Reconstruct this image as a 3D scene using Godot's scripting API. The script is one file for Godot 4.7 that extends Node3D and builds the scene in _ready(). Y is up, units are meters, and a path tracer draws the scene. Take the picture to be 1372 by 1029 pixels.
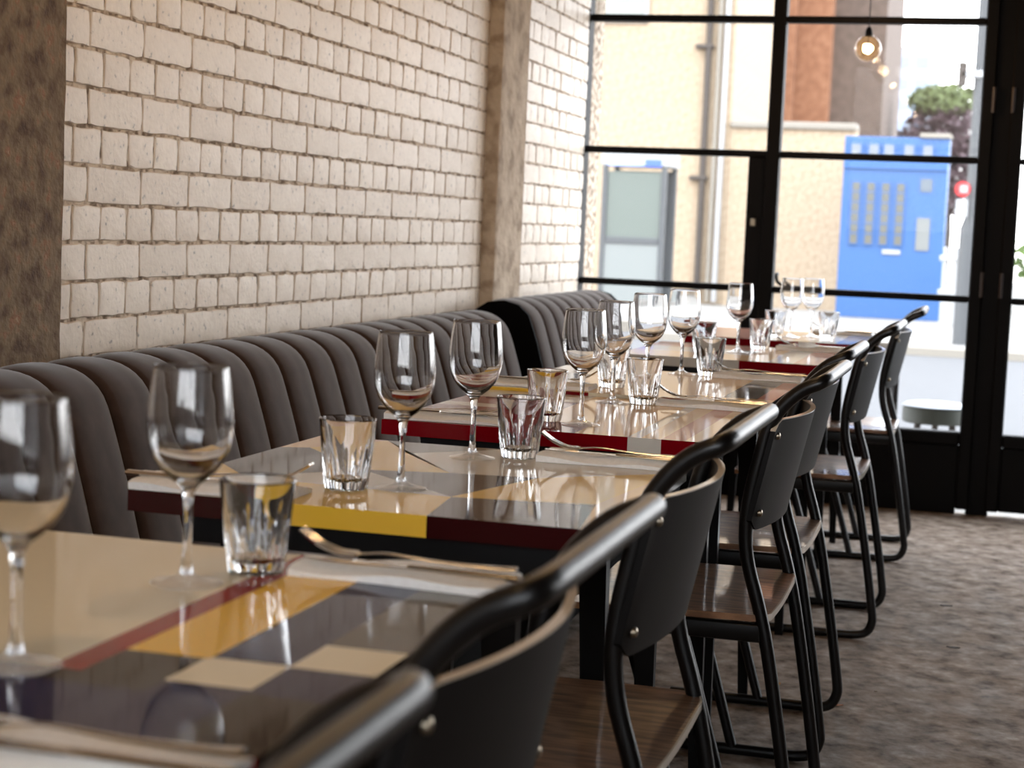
extends Node3D

# ------------------------------------------------------------------ mesh builder
class MB:
	var v := PackedVector3Array()
	var f := PackedInt32Array()
	var fc := []
	var col := Color.WHITE
	func tri(a: int, b: int, c: int):
		f.append(a); f.append(b); f.append(c); fc.append(col)
	func quad(a: int, b: int, c: int, d: int):
		tri(a, b, c); tri(a, c, d)
	func orient(from: int):                     # closed piece: front faces run clockwise seen from outside
		var vol := 0.0
		for k in range(from, f.size(), 3):
			vol += v[f[k]].dot(v[f[k + 1]].cross(v[f[k + 2]]))
		if vol > 0.0:
			for k in range(from, f.size(), 3):
				var t := f[k + 1]; f[k + 1] = f[k + 2]; f[k + 2] = t
	func grid(rows: Array, wrap_u := false, wrap_v := false, cap := false):   # rows of points
		var from := f.size()
		var base := v.size()
		var n: int = rows[0].size()
		for r in rows:
			for p in r: v.append(p)
		var rr := rows.size()
		for i in (rr if wrap_v else rr - 1):
			for j in (n if wrap_u else n - 1):
				var a := base + i * n + j
				var b := base + i * n + (j + 1) % n
				var c := base + ((i + 1) % rr) * n + (j + 1) % n
				var d := base + ((i + 1) % rr) * n + j
				quad(a, b, c, d)
		if cap:
			for e in [0, rr - 1]:
				var ctr := Vector3.ZERO
				for j in n: ctr += v[base + e * n + j]
				var ci := v.size()
				v.append(ctr / n)
				for j in n:
					if e == 0: tri(ci, base + (j + 1) % n, base + j)
					else: tri(ci, base + e * n + j, base + e * n + (j + 1) % n)
		orient(from)
	func box(lo: Vector3, hi: Vector3, bev := 0.0):
		var from := f.size()
		var b := minf(bev, 0.49 * minf(hi.x - lo.x, minf(hi.y - lo.y, hi.z - lo.z)))
		if b <= 0.0:
			var s := v.size()
			for k in 8: v.append(Vector3(hi.x if k & 1 else lo.x, hi.y if k & 2 else lo.y, hi.z if k & 4 else lo.z))
			for q in [[0, 1, 3, 2], [4, 6, 7, 5], [0, 4, 5, 1], [2, 3, 7, 6], [0, 2, 6, 4], [1, 5, 7, 3]]:
				quad(s + q[0], s + q[1], s + q[2], s + q[3])
			orient(from)
			return
		# bevelled box: three vertices per corner
		var s2 := v.size()
		for k in 8:
			var sx := 1.0 if k & 1 else -1.0
			var sy := 1.0 if k & 2 else -1.0
			var sz := 1.0 if k & 4 else -1.0
			var p := Vector3(hi.x if k & 1 else lo.x, hi.y if k & 2 else lo.y, hi.z if k & 4 else lo.z)
			v.append(p - Vector3(0, sy * b, sz * b)); v.append(p - Vector3(sx * b, 0, sz * b)); v.append(p - Vector3(sx * b, sy * b, 0))
			tri(s2 + k * 3, s2 + k * 3 + 1, s2 + k * 3 + 2) if sx * sy * sz < 0 else tri(s2 + k * 3, s2 + k * 3 + 2, s2 + k * 3 + 1)
		for q in [[0, 2, 6, 4, 0], [1, 5, 7, 3, 0], [0, 4, 5, 1, 1], [2, 3, 7, 6, 1], [0, 1, 3, 2, 2], [4, 6, 7, 5, 2]]:
			quad(s2 + q[0] * 3 + q[4], s2 + q[1] * 3 + q[4], s2 + q[2] * 3 + q[4], s2 + q[3] * 3 + q[4])
		for e in [[0, 1, 1, 2], [2, 3, 1, 2], [4, 5, 1, 2], [6, 7, 1, 2], [0, 2, 0, 2], [1, 3, 0, 2], [4, 6, 0, 2], [5, 7, 0, 2], [0, 4, 0, 1], [1, 5, 0, 1], [2, 6, 0, 1], [3, 7, 0, 1]]:
			quad(s2 + e[0] * 3 + e[2], s2 + e[1] * 3 + e[2], s2 + e[1] * 3 + e[3], s2 + e[0] * 3 + e[3])
		# faces of edges may be wound either way: make all point away from the centre
		var ctr := (lo + hi) / 2
		for k in range(from, f.size(), 3):
			var n := (v[f[k + 1]] - v[f[k]]).cross(v[f[k + 2]] - v[f[k]])
			if n.dot((v[f[k]] + v[f[k + 1]] + v[f[k + 2]]) / 3 - ctr) > 0:
				var t := f[k + 1]; f[k + 1] = f[k + 2]; f[k + 2] = t
	func tube(path: Array, r, sides := 10, closed := false, flat := 1.0):
		var rows := []
		var n := path.size()
		var prev := Vector3.ZERO
		for i in n:
			var p: Vector3 = path[i]
			var t: Vector3 = (path[(i + 1) % n] - path[(i - 1 + n) % n]) if closed else (path[mini(i + 1, n - 1)] - path[maxi(i - 1, 0)])
			t = t.normalized()
			var a: Vector3
			if prev == Vector3.ZERO:
				a = t.cross(Vector3.UP if absf(t.y) < 0.9 else Vector3.RIGHT).normalized()
			else:
				a = (prev - t * prev.dot(t)).normalized()
			prev = a
			var b := t.cross(a)
			var rad: float = r[i] if r is Array else r
			var row := []
			for k in sides:
				var an := TAU * k / sides
				row.append(p + a * cos(an) * rad + b * sin(an) * rad * flat)
			rows.append(row)
		grid(rows, true, closed, not closed)
	func lathe(prof: Array, segs: int, at := Vector3.ZERO):      # closed profile (r, y) from axis to axis
		var from := f.size()
		var rings := []
		for p in prof:
			var ring := []
			if p.x < 1e-6:
				ring.append(v.size()); v.append(at + Vector3(0, p.y, 0))
			else:
				for k in segs:
					var an := TAU * k / segs
					ring.append(v.size()); v.append(at + Vector3(cos(an) * p.x, p.y, sin(an) * p.x))
			rings.append(ring)
		for i in rings.size() - 1:
			var a: Array = rings[i]
			var b: Array = rings[i + 1]
			for k in segs:
				var k2 := (k + 1) % segs
				if a.size() == 1 and b.size() > 1: tri(a[0], b[k2], b[k])
				elif b.size() == 1 and a.size() > 1: tri(a[k], a[k2], b[0])
				elif a.size() > 1: quad(a[k], a[k2], b[k2], b[k])
		orient(from)
	func prism(poly: Array, y0: float, y1: float):               # poly of Vector2(x, z), upright
		var from := f.size()
		var s := v.size()
		var n := poly.size()
		for p in poly: v.append(Vector3(p.x, y0, p.y))
		for p in poly: v.append(Vector3(p.x, y1, p.y))
		for k in n: quad(s + k, s + (k + 1) % n, s + n + (k + 1) % n, s + n + k)
		var ix := Geometry2D.triangulate_polygon(PackedVector2Array(poly))
		for k in range(0, ix.size(), 3):
			var a := ix[k]; var b := ix[k + 1]; var c := ix[k + 2]
			var cr: float = (poly[b] - poly[a]).cross(poly[c] - poly[a])
			var ring: float = 0.0
			for q in n: ring += poly[q].cross(poly[(q + 1) % n])
			if cr * ring < 0: var t := b; b = c; c = t
			tri(s + a, s + c, s + b); tri(s + n + a, s + n + b, s + n + c)
		orient(from)
	func flat_poly(poly: Array, y: float):                       # a face that looks up
		var s := v.size()
		for p in poly: v.append(Vector3(p.x, y, p.y))
		for k in range(1, poly.size() - 1):
			var n: Vector3 = (v[s + k] - v[s]).cross(v[s + k + 1] - v[s])
			if n.y < 0: tri(s, s + k, s + k + 1)
			else: tri(s, s + k + 1, s + k)
	func turn(x: Transform3D, from := 0):
		for k in range(from, v.size()): v[k] = x * v[k]
	func mesh(crease := 40.0, colours := false) -> ArrayMesh:
		var nf := f.size() / 3
		var fn := PackedVector3Array()
		fn.resize(nf)
		var at := {}
		for k in nf:
			var n := (v[f[k * 3 + 2]] - v[f[k * 3]]).cross(v[f[k * 3 + 1]] - v[f[k * 3]])
			fn[k] = n
			for c in 3:
				var key := f[k * 3 + c]
				if not at.has(key): at[key] = []
				at[key].append(k)
		var lim := cos(deg_to_rad(crease))
		var pv := PackedVector3Array(); var pn := PackedVector3Array(); var pc := PackedColorArray()
		for k in nf:
			var me := fn[k].normalized()
			for c in 3:
				var key := f[k * 3 + c]
				var s := Vector3.ZERO
				for o in at[key]:
					if fn[o].normalized().dot(me) > lim: s += fn[o]
				pv.append(v[key]); pn.append(s.normalized() if s.length() > 1e-14 else (me if me.length() > 0.5 else Vector3.UP))
				if colours: pc.append(fc[k])
		var arr := []
		arr.resize(Mesh.ARRAY_MAX)
		arr[Mesh.ARRAY_VERTEX] = pv
		arr[Mesh.ARRAY_NORMAL] = pn
		if colours: arr[Mesh.ARRAY_COLOR] = pc
		var m := ArrayMesh.new()
		m.add_surface_from_arrays(Mesh.PRIMITIVE_TRIANGLES, arr)
		return m

# ------------------------------------------------------------------ helpers
var rng := RandomNumberGenerator.new()
var used := {}
var M := {}

func P(x: float, y: float, d: float) -> Vector3: return Vector3(x, y, -d)     # d: metres into the room

func numbered(called: String) -> String:
	var n: int = used.get(called, 0)
	used[called] = n + 1
	return called if n == 0 else "%s_%03d" % [called, n]

func obj(called: String, m: Mesh, mat: Material, parent: Node = null, at := Vector3.ZERO) -> MeshInstance3D:
	var o := MeshInstance3D.new()
	o.mesh = m
	o.material_override = mat
	o.position = at
	if parent == null:
		o.name = numbered(called); add_child(o)
	else:
		o.name = called; parent.add_child(o, true)
	return o

func thing(called: String, label: String, category: String, at := Vector3.ZERO, turn := 0.0, group := "") -> Node3D:
	var o := Node3D.new()
	o.name = numbered(called); add_child(o)
	o.position = at; o.rotation.y = turn
	return tag(o, label, category, group)

func tag(o: Node3D, label: String, category: String, group := "") -> Node3D:
	o.set_meta("label", label); o.set_meta("category", category)
	if group: o.set_meta("group", group)
	return o

func struct(called: String, label := "", category := "") -> Node3D:
	var o := Node3D.new()
	o.name = numbered(called); add_child(o)
	return as_struct(o, label, category)

func as_struct(o: Node3D, label := "", category := "") -> Node3D:
	o.set_meta("kind", "structure")
	if label: o.set_meta("label", label)
	if category: o.set_meta("category", category)
	return o

func copy(o: Node3D, called: String, label: String, at: Vector3, turn := 0.0) -> Node3D:
	var c: Node3D = o.duplicate()
	c.name = numbered(called); add_child(c)
	c.position = at; c.rotation.y = turn
	c.set_meta("label", label)
	return c

func box_mesh(lo: Vector3, hi: Vector3, bev := 0.0) -> ArrayMesh:
	var b := MB.new()
	b.box(Vector3(minf(lo.x, hi.x), minf(lo.y, hi.y), minf(lo.z, hi.z)), Vector3(maxf(lo.x, hi.x), maxf(lo.y, hi.y), maxf(lo.z, hi.z)), bev)
	return b.mesh(20)

func rgb(r: float, g: float, b: float) -> Color: return Color(r / 255.0, g / 255.0, b / 255.0)

func mat(c: Color, rough := 0.6, metal := 0.0, spec := 0.5) -> StandardMaterial3D:
	var m := StandardMaterial3D.new()
	m.albedo_color = c; m.roughness = rough; m.metallic = metal; m.metallic_specular = spec
	return m

func noise_tex(seed_: int, freq: float, oct: int, stops: Array, size := 512, kind := FastNoiseLite.TYPE_SIMPLEX_SMOOTH, gain := 0.5) -> NoiseTexture2D:
	var n := FastNoiseLite.new()
	n.seed = seed_; n.frequency = freq; n.fractal_octaves = oct; n.noise_type = kind; n.fractal_gain = gain
	var t := NoiseTexture2D.new()
	t.width = size; t.height = size; t.seamless = true; t.noise = n
	var g := Gradient.new()
	g.offsets = PackedFloat32Array(stops.map(func(s): return s[0]))
	g.colors = PackedColorArray(stops.map(func(s): return s[1]))
	t.color_ramp = g
	return t

func grey(x: float) -> Color: return Color(x, x, x)

func tri_mat(tex: Texture2D, scale: float, rough := 0.6, world := true) -> StandardMaterial3D:
	var m := mat(Color.WHITE, rough)
	m.albedo_texture = tex
	m.uv1_triplanar = true; m.uv1_world_triplanar = world
	m.uv1_scale = Vector3.ONE * scale
	return m

func bump(m: StandardMaterial3D, tex: Texture2D, cm: float):
	m.heightmap_enabled = true; m.heightmap_texture = tex; m.heightmap_scale = cm

func smooth_path(pts: Array, n := 6) -> Array:
	var out := []
	for i in pts.size() - 1:
		var a = pts[maxi(i - 1, 0)]
		var b = pts[i]
		var c = pts[i + 1]
		var d = pts[mini(i + 2, pts.size() - 1)]
		for k in n:
			out.append(b.cubic_interpolate(c, a, d, float(k) / n))
	out.append(pts[-1])
	return out

# ------------------------------------------------------------------ ready
func _ready():
	rng.seed = 7
	camera_and_light()
	materials()
	shell()
	brick_walls()
	window_front()
	banquettes()
	tables()
	chairs()
	table_ware()
	pendants()
	litter()
	outside()

func litter():
	var spots := [[1.415, 4.13, rgb(190, 112, 50), "small orange dry leaf on the floor behind the chair legs", 0.3], [1.261, 4.262, rgb(176, 120, 40), "tiny yellow leaf scrap on the floor between chair legs", 1.2], [1.627, 5.431, rgb(34, 30, 26), "dark scrap on the open floor, nearer the window", 0.1], [1.662, 4.869, rgb(36, 32, 27), "dark scrap on the open floor, farther from the window", -0.1], [1.495, 4.301, rgb(226, 222, 214), "tiny white crumb on the floor beside the chairs", 0.0]]
	for k in spots.size():
		var s: Array = spots[k]
		var m := MB.new()
		var rows := []
		var L := 0.018 if k != 4 else 0.004
		for i in 9:
			var t := i / 8.0
			var w := (0.25 + sin(PI * t)) * L * 0.3
			var y := 0.0012 + 0.003 * pow(t - 0.4, 2.0) * (1.0 if k != 4 else 0.2)
			rows.append([Vector3((t - 0.5) * 2 * L, y + 0.001, -w), Vector3((t - 0.5) * 2 * L, y + 0.0004, 0), Vector3((t - 0.5) * 2 * L, y + 0.0012, w), Vector3((t - 0.5) * 2 * L, y - 0.001, 0)])
		m.grid(rows, true, false, true)
		var o := obj("leaf_scrap" if k != 4 else "crumb", m.mesh(50), mat(s[2], 0.8), null, P(s[0], 0.0, s[1]))
		o.rotation.y = s[4]
		tag(o, s[3], "litter")

func camera_and_light():
	var f := 2371.52
	var yaw := 0.26724; var pit := 0.089595; var rol := 0.042435
	var fwd := Vector3(-sin(yaw), 0, -cos(yaw)); var right := Vector3(cos(yaw), 0, -sin(yaw))
	var fw := fwd * cos(pit) - Vector3.UP * sin(pit)
	var u2 := Vector3.UP * cos(pit) + fwd * sin(pit)
	var r := right * cos(rol) + u2 * sin(rol)
	var u := -right * sin(rol) + u2 * cos(rol)
	var cam := Camera3D.new()
	cam.name = "camera"
	add_child(cam)
	cam.transform = Transform3D(Basis(r, u, -fw), Vector3(1.72688, 1.08915, 0))
	cam.near = 0.05; cam.far = 400
	var att := CameraAttributesPhysical.new()
	att.frustum_focal_length = 12.0 / (514.5 / f)
	att.frustum_focus_distance = 3.05
	att.frustum_near = 0.05; att.frustum_far = 400
	att.exposure_aperture = 6.2
	cam.attributes = att
	cam.current = true
	var env := Environment.new()
	env.background_mode = Environment.BG_SKY
	var sm := ProceduralSkyMaterial.new()
	sm.sky_top_color = Color(0.93, 0.96, 1.0); sm.sky_horizon_color = Color(1, 1, 1)
	sm.ground_bottom_color = Color(0.5, 0.48, 0.46); sm.ground_horizon_color = Color(0.8, 0.8, 0.8)
	sm.sun_angle_max = 0.0
	var sky := Sky.new()
	sky.sky_material = sm
	env.sky = sky
	env.background_energy_multiplier = 8.0
	env.tonemap_mode = Environment.TONE_MAPPER_LINEAR
	env.tonemap_exposure = 1.0
	env.sdfgi_enabled = true; env.ssao_enabled = true; env.ssil_enabled = true
	var we := WorldEnvironment.new()
	we.name = "world"
	we.environment = env
	add_child(we)

func materials():
	# painted brick: cream paint with small pits and drips
	var relief := noise_tex(3, 0.035, 5, [[0.0, grey(0)], [1.0, grey(1)]], 512)
	for k in 3:
		var base: Color = [rgb(238, 224, 206), rgb(233, 218, 199), rgb(242, 229, 212)][k]
		var t := noise_tex(11 + k, 0.02, 5, [[0.0, base.darkened(0.42)], [0.14, base.darkened(0.14)], [0.22, base.darkened(0.02)], [0.75, base], [1.0, base.lightened(0.1)]], 512)
		var m := tri_mat(t, 3.1 + k * 0.4, 0.5)
		bump(m, relief, 0.05)
		M["brick%d" % k] = m
	var mt := noise_tex(21, 0.03, 4, [[0.0, rgb(98, 80, 62)], [0.3, rgb(132, 113, 93)], [0.45, rgb(178, 159, 138)], [0.62, rgb(216, 200, 181)], [1.0, rgb(232, 218, 200)]], 512)
	M.mortar = tri_mat(mt, 1.7, 0.9)
	bump(M.mortar, relief, 0.2)
	# weathered concrete posts
	var ct := noise_tex(31, 0.012, 6, [[0.0, rgb(66, 44, 30)], [0.3, rgb(106, 84, 62)], [0.5, rgb(122, 102, 78)], [0.72, rgb(134, 112, 86)], [0.86, rgb(140, 100, 74)], [1.0, rgb(172, 152, 126)]], 512)
	M.post = tri_mat(ct, 2.6, 0.85)
	bump(M.post, relief, 0.25)
	var ct2 := noise_tex(33, 0.012, 6, [[0.0, rgb(140, 118, 96)], [0.4, rgb(190, 170, 146)], [1.0, rgb(216, 198, 174)]], 512)
	M.post_pale = tri_mat(ct2, 1.2, 0.85)
	bump(M.post_pale, relief, 0.4)
	# floor
	var ft := noise_tex(41, 0.014, 7, [[0.0, rgb(72, 60, 52)], [0.26, rgb(122, 108, 96)], [0.5, rgb(148, 133, 120)], [0.7, rgb(164, 150, 137)], [1.0, rgb(204, 191, 178)]], 1024, FastNoiseLite.TYPE_SIMPLEX_SMOOTH, 0.62)
	M.floor = tri_mat(ft, 0.8, 0.5)
	var fr := noise_tex(43, 0.015, 5, [[0.0, grey(0.6)], [0.5, grey(0.8)], [1.0, grey(1.0)]], 512)
	M.floor.roughness = 1.0
	M.floor.metallic_specular = 0.2
	M.floor.roughness_texture = fr
	var fb := noise_tex(45, 0.05, 5, [[0.0, grey(0)], [1.0, grey(1)]], 512)
	bump(M.floor, fb, 0.15)
	M.plaster = mat(rgb(56, 51, 48), 0.9)
	M.dark_plaster = mat(rgb(62, 56, 52), 0.9)
	M.paint_wall = mat(rgb(222, 208, 190), 0.7)
	M.black_steel = mat(rgb(13, 11, 11), 0.5, 0.0, 0.3)
	M.window_steel = mat(rgb(11, 8, 8), 0.6, 0.0, 0.25)
	M.brass = mat(rgb(150, 138, 120), 0.35, 1.0)
	M.hinge = mat(rgb(62, 50, 46), 0.45)
	var g := mat(Color(1, 1, 1, 0.02), 0.0, 0.0, 0.12)
	g.transparency = BaseMaterial3D.TRANSPARENCY_ALPHA
	M.pane = g
	var gl := mat(Color(1, 1, 1, 0.0), 0.0)
	gl.refraction_enabled = true; gl.refraction_scale = 0.05
	gl.transparency = BaseMaterial3D.TRANSPARENCY_ALPHA
	M.glass = gl
	var fg := mat(Color(1, 1, 1, 0.2), 0.0)
	fg.transparency = BaseMaterial3D.TRANSPARENCY_ALPHA
	M.foot_glass = fg
	var sg := mat(Color(0.10, 0.09, 0.08, 0.42), 0.02)
	sg.transparency = BaseMaterial3D.TRANSPARENCY_ALPHA
	M.smoked = sg
	# velvet
	var vt := noise_tex(51, 0.02, 4, [[0.0, rgb(52, 37, 29)], [0.5, rgb(63, 46, 37)], [1.0, rgb(75, 57, 47)]], 256)
	M.velvet = tri_mat(vt, 4.0, 0.85)
	M.velvet.rim_enabled = true; M.velvet.rim = 0.75; M.velvet.rim_tint = 0.45
	M.velvet.metallic_specular = 0.12
	M.panel_black = mat(rgb(7, 6, 6), 0.8, 0.0, 0.15)
	# chair ply
	var wt := noise_tex(61, 0.02, 5, [[0.0, rgb(84, 56, 38)], [0.4, rgb(138, 98, 68)], [0.6, rgb(166, 122, 88)], [1.0, rgb(190, 146, 108)]], 512)
	M.seat_wood = tri_mat(wt, 1.0, 0.34, false)
	M.seat_wood.uv1_scale = Vector3(0.9, 3.0, 7.0)
	M.seat_wood.clearcoat_enabled = true; M.seat_wood.clearcoat = 1.0; M.seat_wood.clearcoat_roughness = 0.09
	M.back_ply = mat(rgb(14, 11, 10), 0.48, 0.0, 0.28)
	M.ply_edge = mat(rgb(204, 188, 168), 0.4)
	M.ply_edge.clearcoat_enabled = true; M.ply_edge.clearcoat = 1.0; M.ply_edge.clearcoat_roughness = 0.12
	M.chair_steel = mat(rgb(12, 9, 8), 0.36, 0.0, 0.45)
	# lacquered table tops: vertex colours, glossy varnish
	var lac := mat(Color.WHITE, 0.6, 0.0, 0.1)
	lac.vertex_color_use_as_albedo = true
	lac.clearcoat_enabled = true; lac.clearcoat = 0.68; lac.clearcoat_roughness = 0.06
	var lb := noise_tex(71, 0.01, 3, [[0.0, grey(0)], [1.0, grey(1)]], 256)
	lac.uv1_triplanar = true; lac.uv1_world_triplanar = true; lac.uv1_scale = Vector3(1, 1, 5)
	bump(lac, lb, 0.015)
	M.lacquer = lac
	M.steel = mat(rgb(226, 221, 214), 0.2, 1.0)
	var nt := noise_tex(81, 0.05, 3, [[0.0, rgb(232, 228, 222)], [1.0, rgb(246, 243, 238)]], 256)
	M.linen = tri_mat(nt, 8.0, 0.9)
	bump(M.linen, nt, 0.05)

# ------------------------------------------------------------------ room
const WIN := 7.34
const CEIL := 3.0
const RIGHT := 7.6
const BACK := -2.2

func shell():
	var fl := as_struct(obj("floor", box_mesh(P(-0.4, -0.3, BACK - 0.3), P(RIGHT + 0.3, 0, WIN + 0.03)), M.floor))
	as_struct(obj("ceiling", box_mesh(P(-0.4, CEIL, BACK - 0.3), P(RIGHT + 0.3, CEIL + 0.25, WIN + 0.3)), M.plaster))
	as_struct(obj("wall_right", box_mesh(P(RIGHT, 0, BACK - 0.3), P(RIGHT + 0.3, CEIL, WIN + 0.3)), M.dark_plaster))
	var wb := struct("wall_back")
	var bx0 := 0.25; var bx1 := 3.9; var by0 := 1.15; var by1 := 2.75
	obj("wall", box_mesh(P(0, 0, BACK - 0.3), P(bx0, CEIL, BACK)), M.dark_plaster, wb)
	obj("wall", box_mesh(P(bx1, 0, BACK - 0.3), P(RIGHT, CEIL, BACK)), M.dark_plaster, wb)
	obj("wall", box_mesh(P(bx0, 0, BACK - 0.3), P(bx1, by0, BACK)), M.dark_plaster, wb)
	obj("wall", box_mesh(P(bx0, by1, BACK - 0.3), P(bx1, CEIL, BACK)), M.dark_plaster, wb)
	var w3 := struct("window_3")
	for x in [bx0, (bx0 * 2 + bx1) / 3, (bx0 + bx1 * 2) / 3, bx1]:
		obj("mullion", box_mesh(P(x - 0.025, by0, BACK - 0.17), P(x + 0.025, by1, BACK - 0.12), 0.004), M.window_steel, w3)
	for h in [by0 + 0.02, (by0 + by1) / 2, by1 - 0.02]:
		obj("glazing_bar", box_mesh(P(bx0, h - 0.02, BACK - 0.165), P(bx1, h + 0.02, BACK - 0.125), 0.004), M.window_steel, w3)
	for k in 3:
		var x0 := bx0 + (bx1 - bx0) * k / 3.0; var x1 := bx0 + (bx1 - bx0) * (k + 1) / 3.0
		obj("pane", box_mesh(P(x0, by0, BACK - 0.147), P(x1, by1, BACK - 0.146)), M.pane, w3)

func brick_mesh(len_: float, h: float, r: RandomNumberGenerator) -> ArrayMesh:
	# face looks to +x at about x = 0; length runs along z, height along y; origin at the brick's lower near corner
	var b := MB.new()
	var per := []
	var nl := 4 if len_ < 0.15 else 7
	var j := 0.0019
	for k in nl: per.append(Vector2(len_ * k / nl, 0))
	for k in 3: per.append(Vector2(len_, h * k / 3.0))
	for k in nl: per.append(Vector2(len_ * (1.0 - float(k) / nl), h))
	for k in 3: per.append(Vector2(0, h * (1.0 - k / 3.0)))
	var c := Vector2(len_ / 2, h / 2)
	var face := r.randf_range(-0.0016, 0.0012)
	var rows := [[], [], []]
	for p in per:
		var q: Vector2 = p + Vector2(r.randf_range(-j, j), r.randf_range(-j, j))
		if (p.x < 0.001 or p.x > len_ - 0.001) and (p.y < 0.001 or p.y > h - 0.001):
			q += (c - q).normalized() * r.randf_range(0.001, 0.005)
		var i1: Vector2 = q + (c - q).normalized() * 0.0032
		rows[0].append(Vector3(-0.03, q.y, -q.x))
		rows[1].append(Vector3(face - 0.0028, q.y, -q.x))
		rows[2].append(Vector3(face + r.randf_range(-0.0008, 0.0008), i1.y, -i1.x))
	b.grid(rows, true, false, true)
	return b.mesh(50)

func lay_bricks(wall: Node3D, d0: float, d1: float, top_at: Callable):
	var gap := 0.0045
	var ch := 0.0750
	for row in range(-4, 18):
		var y := 1.020 + row * ch
		if y > top_at.call(d1): break
		var header := posmod(row, 2) == 0
		var unit := 0.1115 if header else 0.223
		var d := d0 + (0.0 if header else -0.055)
		while d < d1 - 0.02:
			var a := maxf(d, d0)
			var e := minf(d + unit, d1)
			d += unit
			if e - a < 0.03 or y > top_at.call(a): continue
			var whole := absf(e - a - unit) < 0.001
			var m: ArrayMesh
			if whole:
				m = bricks["h" if header else "s"][rng.randi() % 12]
			else:
				m = brick_mesh(e - a - gap * 0.84, ch - gap - 0.001, rng)
			obj("brick", m, M["brick%d" % (rng.randi() % 3)], wall, P(0, y + gap / 2, a + gap * 0.42))

var bricks := {}

func brick_walls():
	var gap := 0.0045
	bricks.h = []; bricks.s = []
	for k in 12:
		bricks.h.append(brick_mesh(0.1115 - gap * 0.84, 0.075 - gap - 0.001, rng))
		bricks.s.append(brick_mesh(0.223 - gap * 0.84, 0.075 - gap - 0.001, rng))
	var w := struct("wall_left")
	obj("mortar", box_mesh(P(-0.3, 0, BACK - 0.3), P(-0.0034, CEIL, 5.84)), M.mortar, w)
	lay_bricks(w, 2.95, 5.84, func(d): return 1.50 + (d - 2.95) * 0.17)
	var w2 := struct("wall_left")
	obj("mortar", box_mesh(P(-0.3, 0, 6.18), P(-0.0034, CEIL, WIN + 0.25)), M.mortar, w2)
	lay_bricks(w2, 6.18, 7.30, func(d): return 2.03)
	# posts
	var r := RandomNumberGenerator.new()
	for k in 2:
		var d0: float = [2.60, 5.84][k]
		var d1: float = [2.95, 6.18][k]
		var b := MB.new()
		var rows := []
		var n := 46
		r.seed = 5 + k
		for i in n + 1:
			var y := CEIL * i / n
			var j := 0.004
			rows.append([P(-0.3, y, d0), P(0.046 + r.randf_range(-j, j) * 0.5, y, d0 + r.randf_range(-j, j)), P(0.05 + r.randf_range(-j, j) * 0.4, y, d0 + 0.012), P(0.05 + r.randf_range(-j, j) * 0.4, y, (d0 + d1) / 2), P(0.05, y, d1 - 0.012 + r.randf_range(-j, j)), P(0.042, y, d1 + r.randf_range(-j, j)), P(-0.3, y, d1)])
		b.grid(rows, true, false, true)
		var o := obj("trim_%d" % (k + 1), b.mesh(30), M.post if k == 0 else M.post_pale)
		as_struct(o)

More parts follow.
